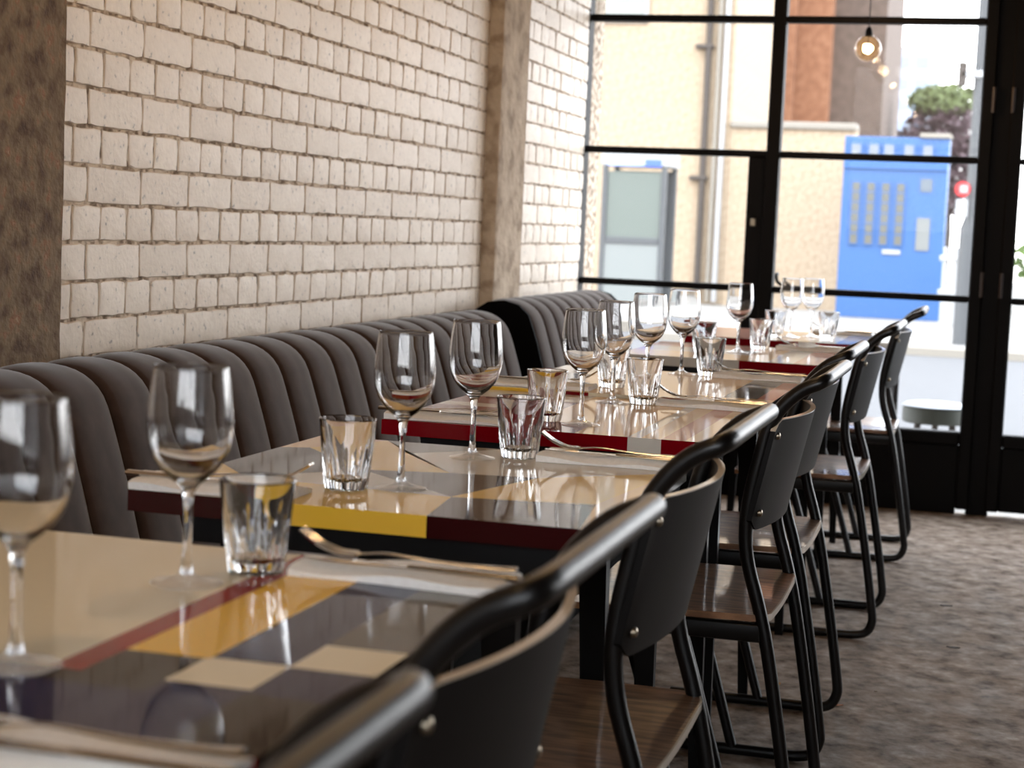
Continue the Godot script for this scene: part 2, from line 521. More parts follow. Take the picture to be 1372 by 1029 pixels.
func window_front():
	var dn := WIN - 0.02; var df := WIN + 0.03
	var rows := [0.326, 0.869, 1.422, 1.968, 2.13]
	# lintel and outer brickwork
	as_struct(obj("wall_front", box_mesh(P(-0.3, 2.16, WIN - 0.06), P(RIGHT, CEIL, WIN + 0.28)), M.window_steel))
	var w := struct("window_1")
	obj("window_frame", box_mesh(P(-0.06, 0.0, dn - 0.03), P(0.0, 2.16, df + 0.02), 0.004), M.window_steel, w)
	obj("window_frame", box_mesh(P(0.0, 2.12, dn), P(1.60, 2.16, df), 0.004), M.window_steel, w)
	obj("kick_panel", box_mesh(P(0.0, 0.0, dn), P(1.60, 0.28, df), 0.004), M.window_steel, w)
	obj("window_frame", box_mesh(P(0.0, 0.28, dn - 0.012), P(1.60, 0.334, df), 0.006), M.window_steel, w)
	obj("mullion", box_mesh(P(0.763, 0.334, dn - 0.02), P(0.817, 2.12, df + 0.01), 0.004), M.window_steel, w)
	obj("door_stile", box_mesh(P(0.690, 0.334, dn + 0.002), P(0.763, 1.41, df), 0.004), M.window_steel, w)
	for h in rows.slice(1, 4):
		for seg in [[0.0, 0.763], [0.817, 1.60]]:
			obj("glazing_bar", box_mesh(P(seg[0], h - 0.0135, dn - 0.005), P(seg[1], h + 0.0135, df), 0.004), M.window_steel, w)
	for i in 4:
		for seg in [[0.0, 0.763], [0.817, 1.60]]:
			var e: float = 0.690 if i < 2 and seg[0] == 0.0 else seg[1]
			obj("pane", box_mesh(P(seg[0] - 0.004, rows[i] + 0.010, WIN + 0.004), P(e + 0.004, rows[i + 1] - 0.010, WIN + 0.005)), M.pane, w)
	var hb := MB.new()
	hb.lathe([Vector2(0, -0.018), Vector2(0.006, -0.018), Vector2(0.007, -0.016), Vector2(0.007, 0.016), Vector2(0.006, 0.018), Vector2(0, 0.018)], 10)
	var knuckle := hb.mesh()
	for h in [0.82, 0.90, 1.60, 1.68]: obj("hinge", knuckle, M.black_steel, w, P(-0.045, h, dn - 0.035))
	var kb := MB.new()
	kb.box(P(0.712, 1.125, dn), P(0.734, 1.158, dn - 0.012), 0.003)
	obj("lock", box_mesh(P(0.712, 1.125, dn + 0.002), P(0.734, 1.158, dn - 0.010), 0.003), M.brass, w)
	var hd := MB.new()
	hd.tube(smooth_path([P(0.835, 0.935, dn - 0.006), P(0.835, 0.93, dn - 0.04), P(0.845, 0.90, dn - 0.05), P(0.89, 0.885, dn - 0.05)], 6), 0.007, 10)
	obj("handle", hd.mesh(), M.black_steel, w)
	# the stiles in the middle: two door leaves that meet a post
	var dr := struct("door_1")
	obj("post", box_mesh(P(1.640, 0.0, dn + 0.006), P(1.728, 2.12, df), 0.003), M.window_steel, dr)
	obj("stile", box_mesh(P(1.600, 0.022, dn - 0.016), P(1.652, 2.12, df), 0.006), M.window_steel, dr)
	obj("stile", box_mesh(P(1.715, 0.022, dn - 0.016), P(1.768, 2.12, df), 0.006), M.window_steel, dr)
	for h in [0.93, 1.66]:
		for x in [1.648, 1.722]:
			for k in 3: obj("hinge", knuckle, M.hinge, dr, P(x, h + (k - 1) * 0.032, dn - 0.022))
	# glazing to the right, mostly outside the frame
	var w2 := struct("window_2")
	obj("kick_panel", box_mesh(P(1.768, 0.022, dn), P(3.35, 0.28, df), 0.004), M.window_steel, w2)
	obj("kick_panel", box_mesh(P(3.35, 0.0, dn), P(RIGHT, 0.28, df), 0.004), M.window_steel, w2)
	obj("window_frame", box_mesh(P(1.768, 0.28, dn - 0.012), P(RIGHT, 0.334, df), 0.006), M.window_steel, w2)
	obj("window_frame", box_mesh(P(1.768, 2.12, dn), P(RIGHT, 2.16, df), 0.004), M.window_steel, w2)
	var xs := [1.768, 2.56, 3.35, 3.42, 4.2, 4.98, 5.76, 6.54, RIGHT]
	for k in range(1, 8): obj("mullion", box_mesh(P(xs[k] - 0.027, 0.334, dn - 0.02), P(xs[k] + 0.027, 2.12, df + 0.01), 0.004), M.window_steel, w2)
	for k in 8:
		if k == 2: continue
		for h in rows.slice(1, 4):
			obj("glazing_bar", box_mesh(P(xs[k], h - 0.0135, dn - 0.005), P(xs[k + 1], h + 0.0135, df), 0.004), M.window_steel, w2)
		for i in 4: obj("pane", box_mesh(P(xs[k], rows[i] + 0.01, WIN + 0.004), P(xs[k + 1], rows[i + 1] - 0.01, WIN + 0.005)), M.pane, w2)

# ------------------------------------------------------------------ banquette
func banquettes():
	var prof := smooth_path([Vector2(0.055, 0.70), Vector2(0.075, 0.775), Vector2(0.115, 0.805), Vector2(0.165, 0.809), Vector2(0.21, 0.797), Vector2(0.245, 0.765), Vector2(0.27, 0.70), Vector2(0.30, 0.60), Vector2(0.33, 0.48), Vector2(0.34, 0.43)], 3)
	var w := 0.1505
	var b := MB.new()
	var rows := []
	var nz := 22
	for i in prof.size():
		var t: Vector2 = (prof[mini(i + 1, prof.size() - 1)] - prof[maxi(i - 1, 0)]).normalized()
		var n := Vector2(-t.y, t.x)
		var row := []
		for k in nz + 1:
			var s := 2.0 * k / nz - 1.0
			var puff := 0.011 * (1.0 - pow(absf(s), 3.2)) - 0.010 * pow(absf(s), 30.0)
			var q: Vector2 = prof[i] + n * puff
			row.append(Vector3(q.x, q.y, -(s * 0.5 + 0.5) * (w - 0.001)))
		row.append(Vector3(0.03 + 0.1 * clampf((0.7 - prof[i].y) * 3.0, 0, 1), minf(prof[i].y - 0.02, 0.74), -(w - 0.001)))
		row.append(Vector3(0.03 + 0.1 * clampf((0.7 - prof[i].y) * 3.0, 0, 1), minf(prof[i].y - 0.02, 0.74), 0))
		rows.append(row)
	b.grid(rows, true, false, true)
	var channel := b.mesh(50)
	var cushion := box_mesh(Vector3(0.30, 0.34, -9 * w + 0.004), Vector3(0.735, 0.46, -0.004), 0.03)
	var base := box_mesh(Vector3(0.03, 0.05, -9 * w + 0.004), Vector3(0.69, 0.338, -0.004), 0.01)
	var side := MB.new()
	var poly := [Vector2(0.03, 0.05), Vector2(0.03, 0.70), Vector2(0.06, 0.78), Vector2(0.11, 0.812)]
	poly.append_array([Vector2(0.165, 0.818), Vector2(0.215, 0.806), Vector2(0.25, 0.775), Vector2(0.278, 0.70), Vector2(0.308, 0.60), Vector2(0.338, 0.48), Vector2(0.345, 0.45), Vector2(0.70, 0.45), Vector2(0.70, 0.05)])
	side.prism(poly, 0.0, 0.018)
	side.turn(Transform3D(Basis(Vector3(1, 0, 0), Vector3(0, 0, 1), Vector3(0, 1, 0)), Vector3.ZERO))
	var side2 := MB.new()
	side2.v = side.v.duplicate()
	for k in range(0, side.f.size(), 3):
		side2.tri(side.f[k], side.f[k + 2], side.f[k + 1])
	var panel := side2.mesh(30)
	var starts := [1.396, 2.763, 4.130, 5.590]
	var names := ["brown velvet banquette with channelled back, nearest bay at the left edge", "brown velvet channelled banquette bay beside the yellow-patterned table", "brown velvet channelled banquette bay behind the red-edged tables", "velvet channelled banquette with black end panel beside the window"]
	for k in 4:
		var o := thing("banquette", names[k], "sofa", P(0.0, 0, starts[k]), 0.0, "channelled wall banquettes")
		if k == 3: o.scale = Vector3(1.0, 1.03, 1.0)
		for c in (8 if k == 2 else 9): obj("channel", channel, M.velvet, o, Vector3(0, 0, -c * w))
		obj("seat_cushion", cushion, M.velvet, o)
		obj("base", base, M.panel_black, o)
		if k == 3:
			obj("end_panel", panel, M.panel_black, o, Vector3(0, 0, 0.01))
			obj("end_panel", panel, M.panel_black, o, Vector3(0, 0, -9 * w - 0.026))

# ------------------------------------------------------------------ tables
const XL := 0.721
const XR := 1.297
const TH := 0.75

func lin(c: Color) -> Color: return c.srgb_to_linear()

var CREAM := rgb(236, 222, 192)
var NAVY := rgb(24, 30, 74)
var BLACK := rgb(24, 20, 19)
var RED := rgb(150, 34, 30)
var MAROON := rgb(52, 14, 16)
var YELLOW := rgb(240, 190, 66)
var GREY := rgb(96, 90, 84)
var CRIMSON := rgb(120, 8, 14)
var PALE := rgb(204, 198, 188)
var BUFF := rgb(220, 186, 140)
var PINK := rgb(196, 140, 118)
var STRAW := rgb(228, 194, 120)
var UMBER := rgb(58, 44, 40)

# cells: [colour, [points (x, depth) ...]] on the top; edges: near = [[colour, x0, x1]...], right = colour
func make_table(called: String, label: String, d0: float, d1: float, cells: Array, near: Array, right_c: Array, left_c: Color, top := TH):
	var o := thing(called, label, "table", P((XL + XR) / 2, 0, (d0 + d1) / 2), 0.0, "painted cafe tables along the banquette")
	var off := Vector3((XL + XR) / 2, 0, -(d0 + d1) / 2)
	var b := MB.new()
	var th := 0.026
	for c in cells:
		b.col = lin(c[0])
		b.flat_poly(c[1].map(func(p): return Vector2(p.x - off.x, -p.y - off.z)), top)
	b.col = lin(BLACK)
	var s := b.v.size()
	# near edge strips
	for e in near:
		b.col = lin(e[0])
		_side(b, Vector3(e[1], top, -d0) - off, Vector3(e[2], top, -d0) - off, th, Vector3(0, 0, 1))
	for e in near:
		b.col = lin(e[0])
		_side(b, Vector3(e[1], top, -d1) - off, Vector3(e[2], top, -d1) - off, th, Vector3(0, 0, -1))
	for e in right_c:
		b.col = lin(e[0])
		_side(b, Vector3(XR, top, -e[1]) - off, Vector3(XR, top, -e[2]) - off, th, Vector3(1, 0, 0))
	b.col = lin(left_c)
	_side(b, Vector3(XL, top, -d0) - off, Vector3(XL, top, -d1) - off, th, Vector3(-1, 0, 0))
	b.col = lin(BLACK)
	var q := b.v.size()
	for p in [Vector2(XL, d0), Vector2(XR, d0), Vector2(XR, d1), Vector2(XL, d1)]: b.v.append(Vector3(p.x, top - th, -p.y) - off)
	b.quad(q, q + 3, q + 2, q + 1)
	obj("table_top", b.mesh(10, true), M.lacquer, o)
	# black steel under-frame and splayed legs
	var hx := (XR - XL) / 2; var hz := (d1 - d0) / 2
	var ap := MB.new()
	var y1 := top - th; var y0 := y1 - 0.034
	ap.box(Vector3(-hx + 0.065, y0, hz - 0.04), Vector3(hx - 0.035, y1, hz - 0.02))
	ap.box(Vector3(-hx + 0.065, y0, -hz + 0.02), Vector3(hx - 0.035, y1, -hz + 0.04))
	ap.box(Vector3(-hx + 0.065, y0, -hz + 0.04), Vector3(-hx + 0.085, y1, hz - 0.04))
	ap.box(Vector3(hx - 0.055, y0, -hz + 0.04), Vector3(hx - 0.035, y1, hz - 0.04))
	obj("apron", ap.mesh(20), M.black_steel, o)
	for sx in [-1, 1]:
		for sz in [-1, 1]:
			var l := MB.new()
			var a := Vector3(sx * (hx - 0.12), y0, sz * (hz - 0.07)); var z := Vector3(sx * (hx - 0.10), 0.0, sz * (hz - 0.05))
			var rw := []
			for p in [[z, 0.011], [a, 0.022]]:
				var c: Vector3 = p[0]; var r: float = p[1]
				rw.append([c + Vector3(-r, 0, -r * 0.6), c + Vector3(r, 0, -r * 0.6), c + Vector3(r, 0, r * 0.6), c + Vector3(-r, 0, r * 0.6)])
			l.grid(rw, true, false, true)
			obj("leg", l.mesh(20), M.black_steel, o)
	return o

func _side(b: MB, a: Vector3, c: Vector3, th: float, n: Vector3):
	var s := b.v.size()
	for p in [a, c, c - Vector3(0, th, 0), a - Vector3(0, th, 0)]: b.v.append(p)
	if (b.v[s + 1] - b.v[s]).cross(b.v[s + 2] - b.v[s]).dot(n) < 0: b.quad(s, s + 1, s + 2, s + 3)
	else: b.quad(s, s + 3, s + 2, s + 1)

func rc(x0: float, x1: float, d0: float, d1: float) -> Array:
	return [Vector2(x0, d0), Vector2(x1, d0), Vector2(x1, d1), Vector2(x0, d1)]

func tables():
	# nearest table, only its far edge is in the picture
	make_table("cafe_table", "dark table top at the bottom left corner under a folded napkin", 0.345, 0.985, [[BLACK, rc(XL, XR, 0.345, 0.985)]], [[BLACK, XL, XR]], [[BLACK, 0.345, 0.985]], BLACK)
	# T1: cream with a red line and a chequer
	var a := 1.003; var z := 1.640
	make_table("cafe_table", "nearest full table, cream with red line, yellow and navy squares", a, z, [
		[CREAM, rc(XL, 1.066, 1.150, z)], [BLACK, rc(XL, 1.066, 1.118, 1.150)], [NAVY, rc(XL, 1.160, a, 1.118)], [BLACK, rc(1.066, 1.093, 1.118, 1.150)],
		[RED, rc(1.066, 1.093, 1.150, z)], [YELLOW, rc(1.093, 1.163, 1.220, z)], [BLACK, rc(1.093, 1.160, 1.118, 1.150)], [BLACK, rc(1.093, 1.160, 1.150, 1.220)], [CREAM, rc(1.160, 1.163, 1.150, 1.220)],
		[CREAM, rc(1.163, 1.228, 1.150, 1.225)], [NAVY, rc(1.160, 1.228, a, 1.150)], [NAVY, rc(1.163, 1.228, 1.225, z)], [YELLOW, rc(1.160, 1.163, 1.220, 1.225)],
		[CREAM, rc(1.228, XR, 1.222, 1.298)], [GREY, rc(1.228, XR, 1.298, z)], [NAVY, rc(1.228, XR, 1.140, 1.222)], [BLACK, rc(1.228, XR, a, 1.140)]],
		[[NAVY, XL, 1.16], [BLACK, 1.16, 1.228], [RED, 1.228, XR]], [[BLACK, a, 1.56], [BLACK, 1.56, z]], CREAM)
	# T2: triangles in yellow, cream and dark brown
	a = 1.930; z = 2.565
	var mid := 2.245; var x1 := 0.885; var x2 := 1.103
	var g1 := 2.02; var g2 := 2.47
	make_table("cafe_table", "table with yellow, cream and dark triangles and a yellow front edge", a, z, [
		[PALE, [Vector2(XL, a), Vector2(x1, a), Vector2(0.80, g1 + 0.08), Vector2(XL, 2.05)]],
		[STRAW, [Vector2(x1, a), Vector2(x2, a), Vector2(1.085, 2.08), Vector2(0.80, g1 + 0.08)]],
		[UMBER, [Vector2(x2, a), Vector2(1.285, a), Vector2(1.262, 2.115), Vector2(1.085, 2.08)]],
		[BUFF, [Vector2(1.285, a), Vector2(XR, a), Vector2(XR, z - 0.12), Vector2(1.262, 2.115)]],
		[STRAW, [Vector2(1.085, 2.08), Vector2(1.262, 2.115), Vector2(XR, z - 0.12), Vector2(1.14, 2.30)]],
		[STRAW, [Vector2(XL, 2.05), Vector2(0.80, g1 + 0.08), Vector2(XL, 2.20)]],
		[UMBER, [Vector2(XL, 2.20), Vector2(0.80, 2.10), Vector2(0.905, mid), Vector2(0.76, 2.42), Vector2(XL, 2.40)]],
		[PALE, [Vector2(0.80, 2.10), Vector2(1.085, 2.08), Vector2(0.905, mid)]],
		[UMBER, [Vector2(0.905, mid), Vector2(1.085, 2.08), Vector2(1.14, 2.30), Vector2(1.02, 2.28)]],
		[STRAW, [Vector2(0.905, mid), Vector2(1.02, 2.28), Vector2(0.83, z), Vector2(0.76, 2.42)]],
		[BUFF, [Vector2(XL, 2.40), Vector2(0.76, 2.42), Vector2(0.83, z), Vector2(XL, z)]],
		[GREY, [Vector2(0.83, z), Vector2(0.905, 2.44), Vector2(1.02, z)]],
		[PALE, [Vector2(0.905, 2.44), Vector2(1.02, 2.28), Vector2(1.14, 2.30), Vector2(1.16, z), Vector2(1.02, z)]],
		[PALE, [Vector2(1.14, 2.30), Vector2(XR, z - 0.12), Vector2(XR, z), Vector2(1.16, z)]]],
		[[MAROON, XL, x1], [YELLOW, x1, x2], [MAROON, x2, XR]], [[MAROON, a, 2.1], [GREY, 2.1, z]], MAROON)
	# T3: red with pale stripes
	a = 2.841; z = 3.490
	make_table("cafe_table", "red-edged table with pale and red stripes, nearer of the joined pair", a, z, [
		[CRIMSON, rc(XL, 1.06, a, 2.99)], [PALE, rc(XL, 0.95, 2.99, 3.06)], [CRIMSON, rc(XL, 0.95, 3.06, 3.15)], [PALE, rc(XL, 0.95, 3.15, 3.21)], [CRIMSON, rc(XL, 0.95, 3.21, 3.34)], [PALE, rc(XL, 0.95, 3.34, z)],
		[BUFF, rc(0.95, 1.06, 2.99, z)], [BUFF, rc(1.06, 1.150, a, z)], [PALE, rc(1.150, 1.172, a, z)], [BUFF, rc(1.172, 1.206, a, z)], [PINK, rc(1.206, 1.245, a, z)], [BUFF, rc(1.245, 1.262, a, z)], [BUFF, rc(1.262, XR, a, 3.22)], [BLACK, rc(1.262, XR, 3.22, z)]],
		[[CRIMSON, XL, 1.150], [PALE, 1.150, 1.206], [CRIMSON, 1.206, 1.262], [BLACK, 1.262, XR]], [[BLACK, a, z]], CRIMSON)
	# T4: cream, butted against T3
	a = 3.502; z = 4.172
	make_table("cafe_table", "buff table with dark square, farther of the joined pair", a, z, [
		[PALE, rc(XL, 0.84, a, 3.75)], [MAROON, rc(XL, 0.84, 3.75, 3.95)], [PALE, rc(XL, 0.84, 3.95, z)], [BUFF, rc(0.84, 1.19, a, z)], [BUFF, rc(1.19, XR, a, 3.60)], [GREY, rc(1.19, 1.26, 3.60, 4.05)], [PINK, rc(1.26, XR, 3.60, 4.05)], [PALE, rc(1.19, XR, 4.05, z)]],
		[[YELLOW, XL, 0.87], [CRIMSON, 0.87, 0.93], [CREAM, 0.93, 1.08], [CRIMSON, 1.08, 1.14], [PALE, 1.14, 1.20], [CRIMSON, 1.20, 1.26], [BLACK, 1.26, XR]], [[BLACK, a, z]], YELLOW, TH + 0.006)
	a = 4.765; z = 5.405
	make_table("cafe_table", "table with half pale, half red front edge behind the joined pair", a, z, [
		[BUFF, rc(XL, 1.055, a, 5.0)], [PALE, rc(XL, 1.055, 5.0, 5.2)], [PINK, rc(XL, 1.055, 5.2, z)], [BUFF, rc(1.055, 1.13, a, z)], [PALE, rc(1.13, 1.2, a, z)], [PINK, rc(1.2, XR, a, z)]],
		[[PALE, XL, 1.055], [CRIMSON, 1.055, XR]], [[CRIMSON, a, z]], PALE)
	a = 5.800; z = 6.440
	make_table("cafe_table", "farthest table, red front edge with one pale block, by the window", a, z, [
		[PINK, rc(XL, 0.95, a, z)], [BUFF, rc(0.95, 1.13, a, z)], [PALE, rc(1.13, 1.22, a, z)], [rgb(120, 140, 190), rc(1.22, XR, a, z)]],
		[[CRIMSON, XL, 1.10], [PALE, 1.10, 1.155], [CRIMSON, 1.155, XR]], [[CRIMSON, a, z]], CRIMSON)

# ------------------------------------------------------------------ chairs (face -x; local origin on the floor, world x 1.25)
func chairs():
	var o := thing("cafe_chair", "x", "chair", Vector3.ZERO, 0.0, "black steel chairs with wooden seats")
	var R := 0.0118
	var hz := 0.205
	# tube profile of one side, from the skid's tip to the top corner
	var side := [Vector2(-0.20, R), Vector2(-0.10, R), Vector2(0.0, R), Vector2(0.10, R), Vector2(0.145, R + 0.001), Vector2(0.172, 0.022), Vector2(0.185, 0.048), Vector2(0.183, 0.085), Vector2(0.158, 0.236), Vector2(0.130, 0.385), Vector2(0.110, 0.465), Vector2(0.090, 0.53), Vector2(0.082, 0.58), Vector2(0.084, 0.64), Vector2(0.099, 0.72), Vector2(0.112, 0.772), Vector2(0.134, 0.808), Vector2(0.162, 0.834), Vector2(0.188, 0.847)]
	var a := []
	for p in side: a.append(Vector3(p.x, p.y, hz))
	var path := a.duplicate()
	path.append_array([Vector3(0.196, 0.851, hz - 0.006), Vector3(0.200, 0.853, hz - 0.02), Vector3(0.202, 0.854, hz - 0.05), Vector3(0.203, 0.855, 0.0), Vector3(0.202, 0.854, -hz + 0.05), Vector3(0.200, 0.853, -hz + 0.02), Vector3(0.196, 0.851, -hz + 0.006)])
	for k in range(a.size() - 1, -1, -1): path.append(Vector3(a[k].x, a[k].y, -hz))
	var b := MB.new()
	b.tube(smooth_path(path, 3), R, 12)
	obj("frame", b.mesh(50), M.chair_steel, o)
	for s in [-1, 1]:
		var l := MB.new()
		l.tube([Vector3(0.006, 0.015, s * hz), Vector3(-0.055, 0.22, s * hz), Vector3(-0.12, 0.425, s * hz)], R * 0.95, 10)
		obj("front_leg", l.mesh(50), M.chair_steel, o)
		var rl := MB.new()
		rl.box(Vector3(-0.195, 0.402, s * hz - 0.010), Vector3(0.118, 0.4335, s * hz + 0.010), 0.004)
		obj("seat_rail", rl.mesh(50), M.chair_steel, o)
	var cr := MB.new()
	cr.tube([Vector3(-0.16, 0.42, -hz), Vector3(-0.16, 0.42, hz)], R * 0.9, 10)
	obj("cross_bar", cr.mesh(50), M.chair_steel, o)
	# seat: dished ply
	var st := MB.new()
	var rows := []
	var nu := 12; var nv := 12
	var up := []; var dn := []
	var outline := func(u: float, v: float, y: float) -> Vector3:
		var x := lerpf(-0.215, 0.128, u); var zz := (v * 2 - 1) * lerpf(0.215, 0.228, 1.0 - u)
		var cx := maxf(0.0, absf(u * 2 - 1) - 0.86) / 0.14; var cz := maxf(0.0, absf(v * 2 - 1) - 0.9) / 0.1
		if cx > 0 and cz > 0:
			var k := maxf(cx, cz) / maxf(0.001, sqrt(cx * cx + cz * cz))
			x = lerpf(x, x - signf(u - 0.5) * 0.024 * (1 - k) * cx, 1.0); zz = zz - signf(v - 0.5) * 0.022 * (1 - k) * cz
		return Vector3(x, y - 0.010 * sin(PI * v) * (0.4 + 0.6 * u) + 0.006 * pow(1.0 - u, 2.0) * -1.0, zz)
	for i in nu + 1:
		var ra := []; var rb := []
		for j in nv + 1:
			ra.append(outline.call(float(i) / nu, float(j) / nv, 0.450)); rb.append(outline.call(float(i) / nu, float(j) / nv, 0.4385))
		up.append(ra); dn.append(rb)
	for i in nu + 1:
		var r2: Array = up[i].duplicate()
		var back: Array = dn[i].duplicate()
		back.reverse()
		r2.append_array(back)
		rows.append(r2)
	st.grid(rows, true, false, false)
	# end faces
	var n2: int = (nv + 1)
	for e in [0, nu]:
		var s := st.v.size()
		for j in n2: st.v.append(up[e][j])
		for j in n2: st.v.append(dn[e][j])
		for j in n2 - 1:
			if e == 0: st.quad(s + j, s + j + 1, s + n2 + j + 1, s + n2 + j)
			else: st.quad(s + j, s + n2 + j, s + n2 + j + 1, s + j + 1)
	var seat := obj("seat", st.mesh(35), M.seat_wood, o)
	var se := MB.new()
	var erows := []
	for j in nv + 1:
		var q: Vector3 = outline.call(1.0, float(j) / nv, 0.4502)
		erows.append([q + Vector3(-0.001, 0, 0), q + Vector3(0.002, 0, 0), q + Vector3(0.002, -0.012, 0), q + Vector3(-0.001, -0.012, 0)])
	se.grid(erows, true, false, true)
	obj("edge", se.mesh(30), M.ply_edge, seat).set_meta("label", "pale plywood edge")
	# curved back panel, bolted outside the uprights
	var bp := MB.new()
	var nz := 40; var nh := 8
	var rws := []
	for t in 2:
		for i in nh + 1:
			var row := []
			var v := float(i) / nh if t == 0 else 1.0 - float(i) / nh
			for j in nz + 1:
				var s := 2.0 * j / nz - 1.0
				var y := lerpf(0.592, 0.782, v)
				var ux := lerpf(0.080, 0.112, v)
				var bulge := -0.009 + (0.030 + 0.010 * v) * (1.0 - s * s)
				var x := ux + R + 0.0005 + bulge + (0.009 if t == 0 else 0.0)
				var ny := y
				if absf(s) > 0.88:      # rounded corners
					var k := (absf(s) - 0.88) / 0.12
					ny = lerpf(0.592 + 0.018 * k * k, 0.782 - 0.018 * k * k, v)
				row.append(Vector3(x, ny, -s * (hz + 0.013)))
			rws.append(row)
	bp.grid(rws, false, true, false)
	for e in [0, nz]:
		var s := bp.v.size()
		for i in nh + 1: bp.v.append(rws[i][e])
		for i in nh + 1: bp.v.append(rws[2 * nh + 1 - i][e])
		for i in nh:
			if e == 0: bp.quad(s + i, s + i + 1, s + nh + 1 + i + 1, s + nh + 1 + i)
			else: bp.quad(s + i, s + nh + 1 + i, s + nh + 1 + i + 1, s + i + 1)
	var back_panel := obj("backrest", bp.mesh(35), M.back_ply, o)
	var te := MB.new()
	var trows := []
	for j in nz + 1:
		var p_in: Vector3 = rws[nh + 1][j]; var p_out: Vector3 = rws[nh][j]
		trows.append([p_in, p_out, p_out + Vector3(0, 0.0016, 0), p_in + Vector3(0, 0.0016, 0)])
	te.grid(trows, true, false, true)
	obj("top_edge", te.mesh(30), M.ply_edge, back_panel).set_meta("label", "pale plywood top edge")
	var bolt := MB.new()
	bolt.lathe([Vector2(0, -0.004), Vector2(0.0065, -0.004), Vector2(0.0065, 0.001), Vector2(0.0055, 0.003), Vector2(0.003, 0.0042), Vector2(0, 0.0046)], 14)
	bolt.turn(Transform3D(Basis(Vector3(0, 0, 1), Vector3(1, 0, 0), Vector3(0, 1, 0)), Vector3.ZERO))
	var bm := bolt.mesh(30)
	for s in [-1, 1]:
		for h in [[0.622, 0.1035], [0.755, 0.1265]]:
			obj("bolt", bm, M.brass, back_panel, Vector3(h[1], h[0], s * (hz - 0.006)))
	var spots := [[0.64, 1.254, 0.0], [1.30, 1.25, 0.0], [2.20, 1.236, 0.0], [3.17, 1.254, 0.0], [3.85, 1.236, 0.0], [5.06, 1.258, 0.0], [6.30, 1.272, 0.02]]
	var lab := ["black chair whose rounded top rail crosses the bottom edge, nearest the camera", "black chair at the nearest full table, its curved back rim in shadow", "black chair at the yellow-patterned table, broad curved back", "black chair with brown wooden seat at the red-striped table", "black chair with brown wooden seat at the farther joined table", "black chair at the half pale, half red edged table", "black chair farthest away, beside the farthest table and the window"]
	for k in spots.size():
		var c: Node3D = o if k == 0 else copy(o, "cafe_chair", lab[k], Vector3.ZERO)
		c.position = P(spots[k][1], 0, spots[k][0]); c.rotation.y = spots[k][2]
		c.set_meta("label", lab[k])

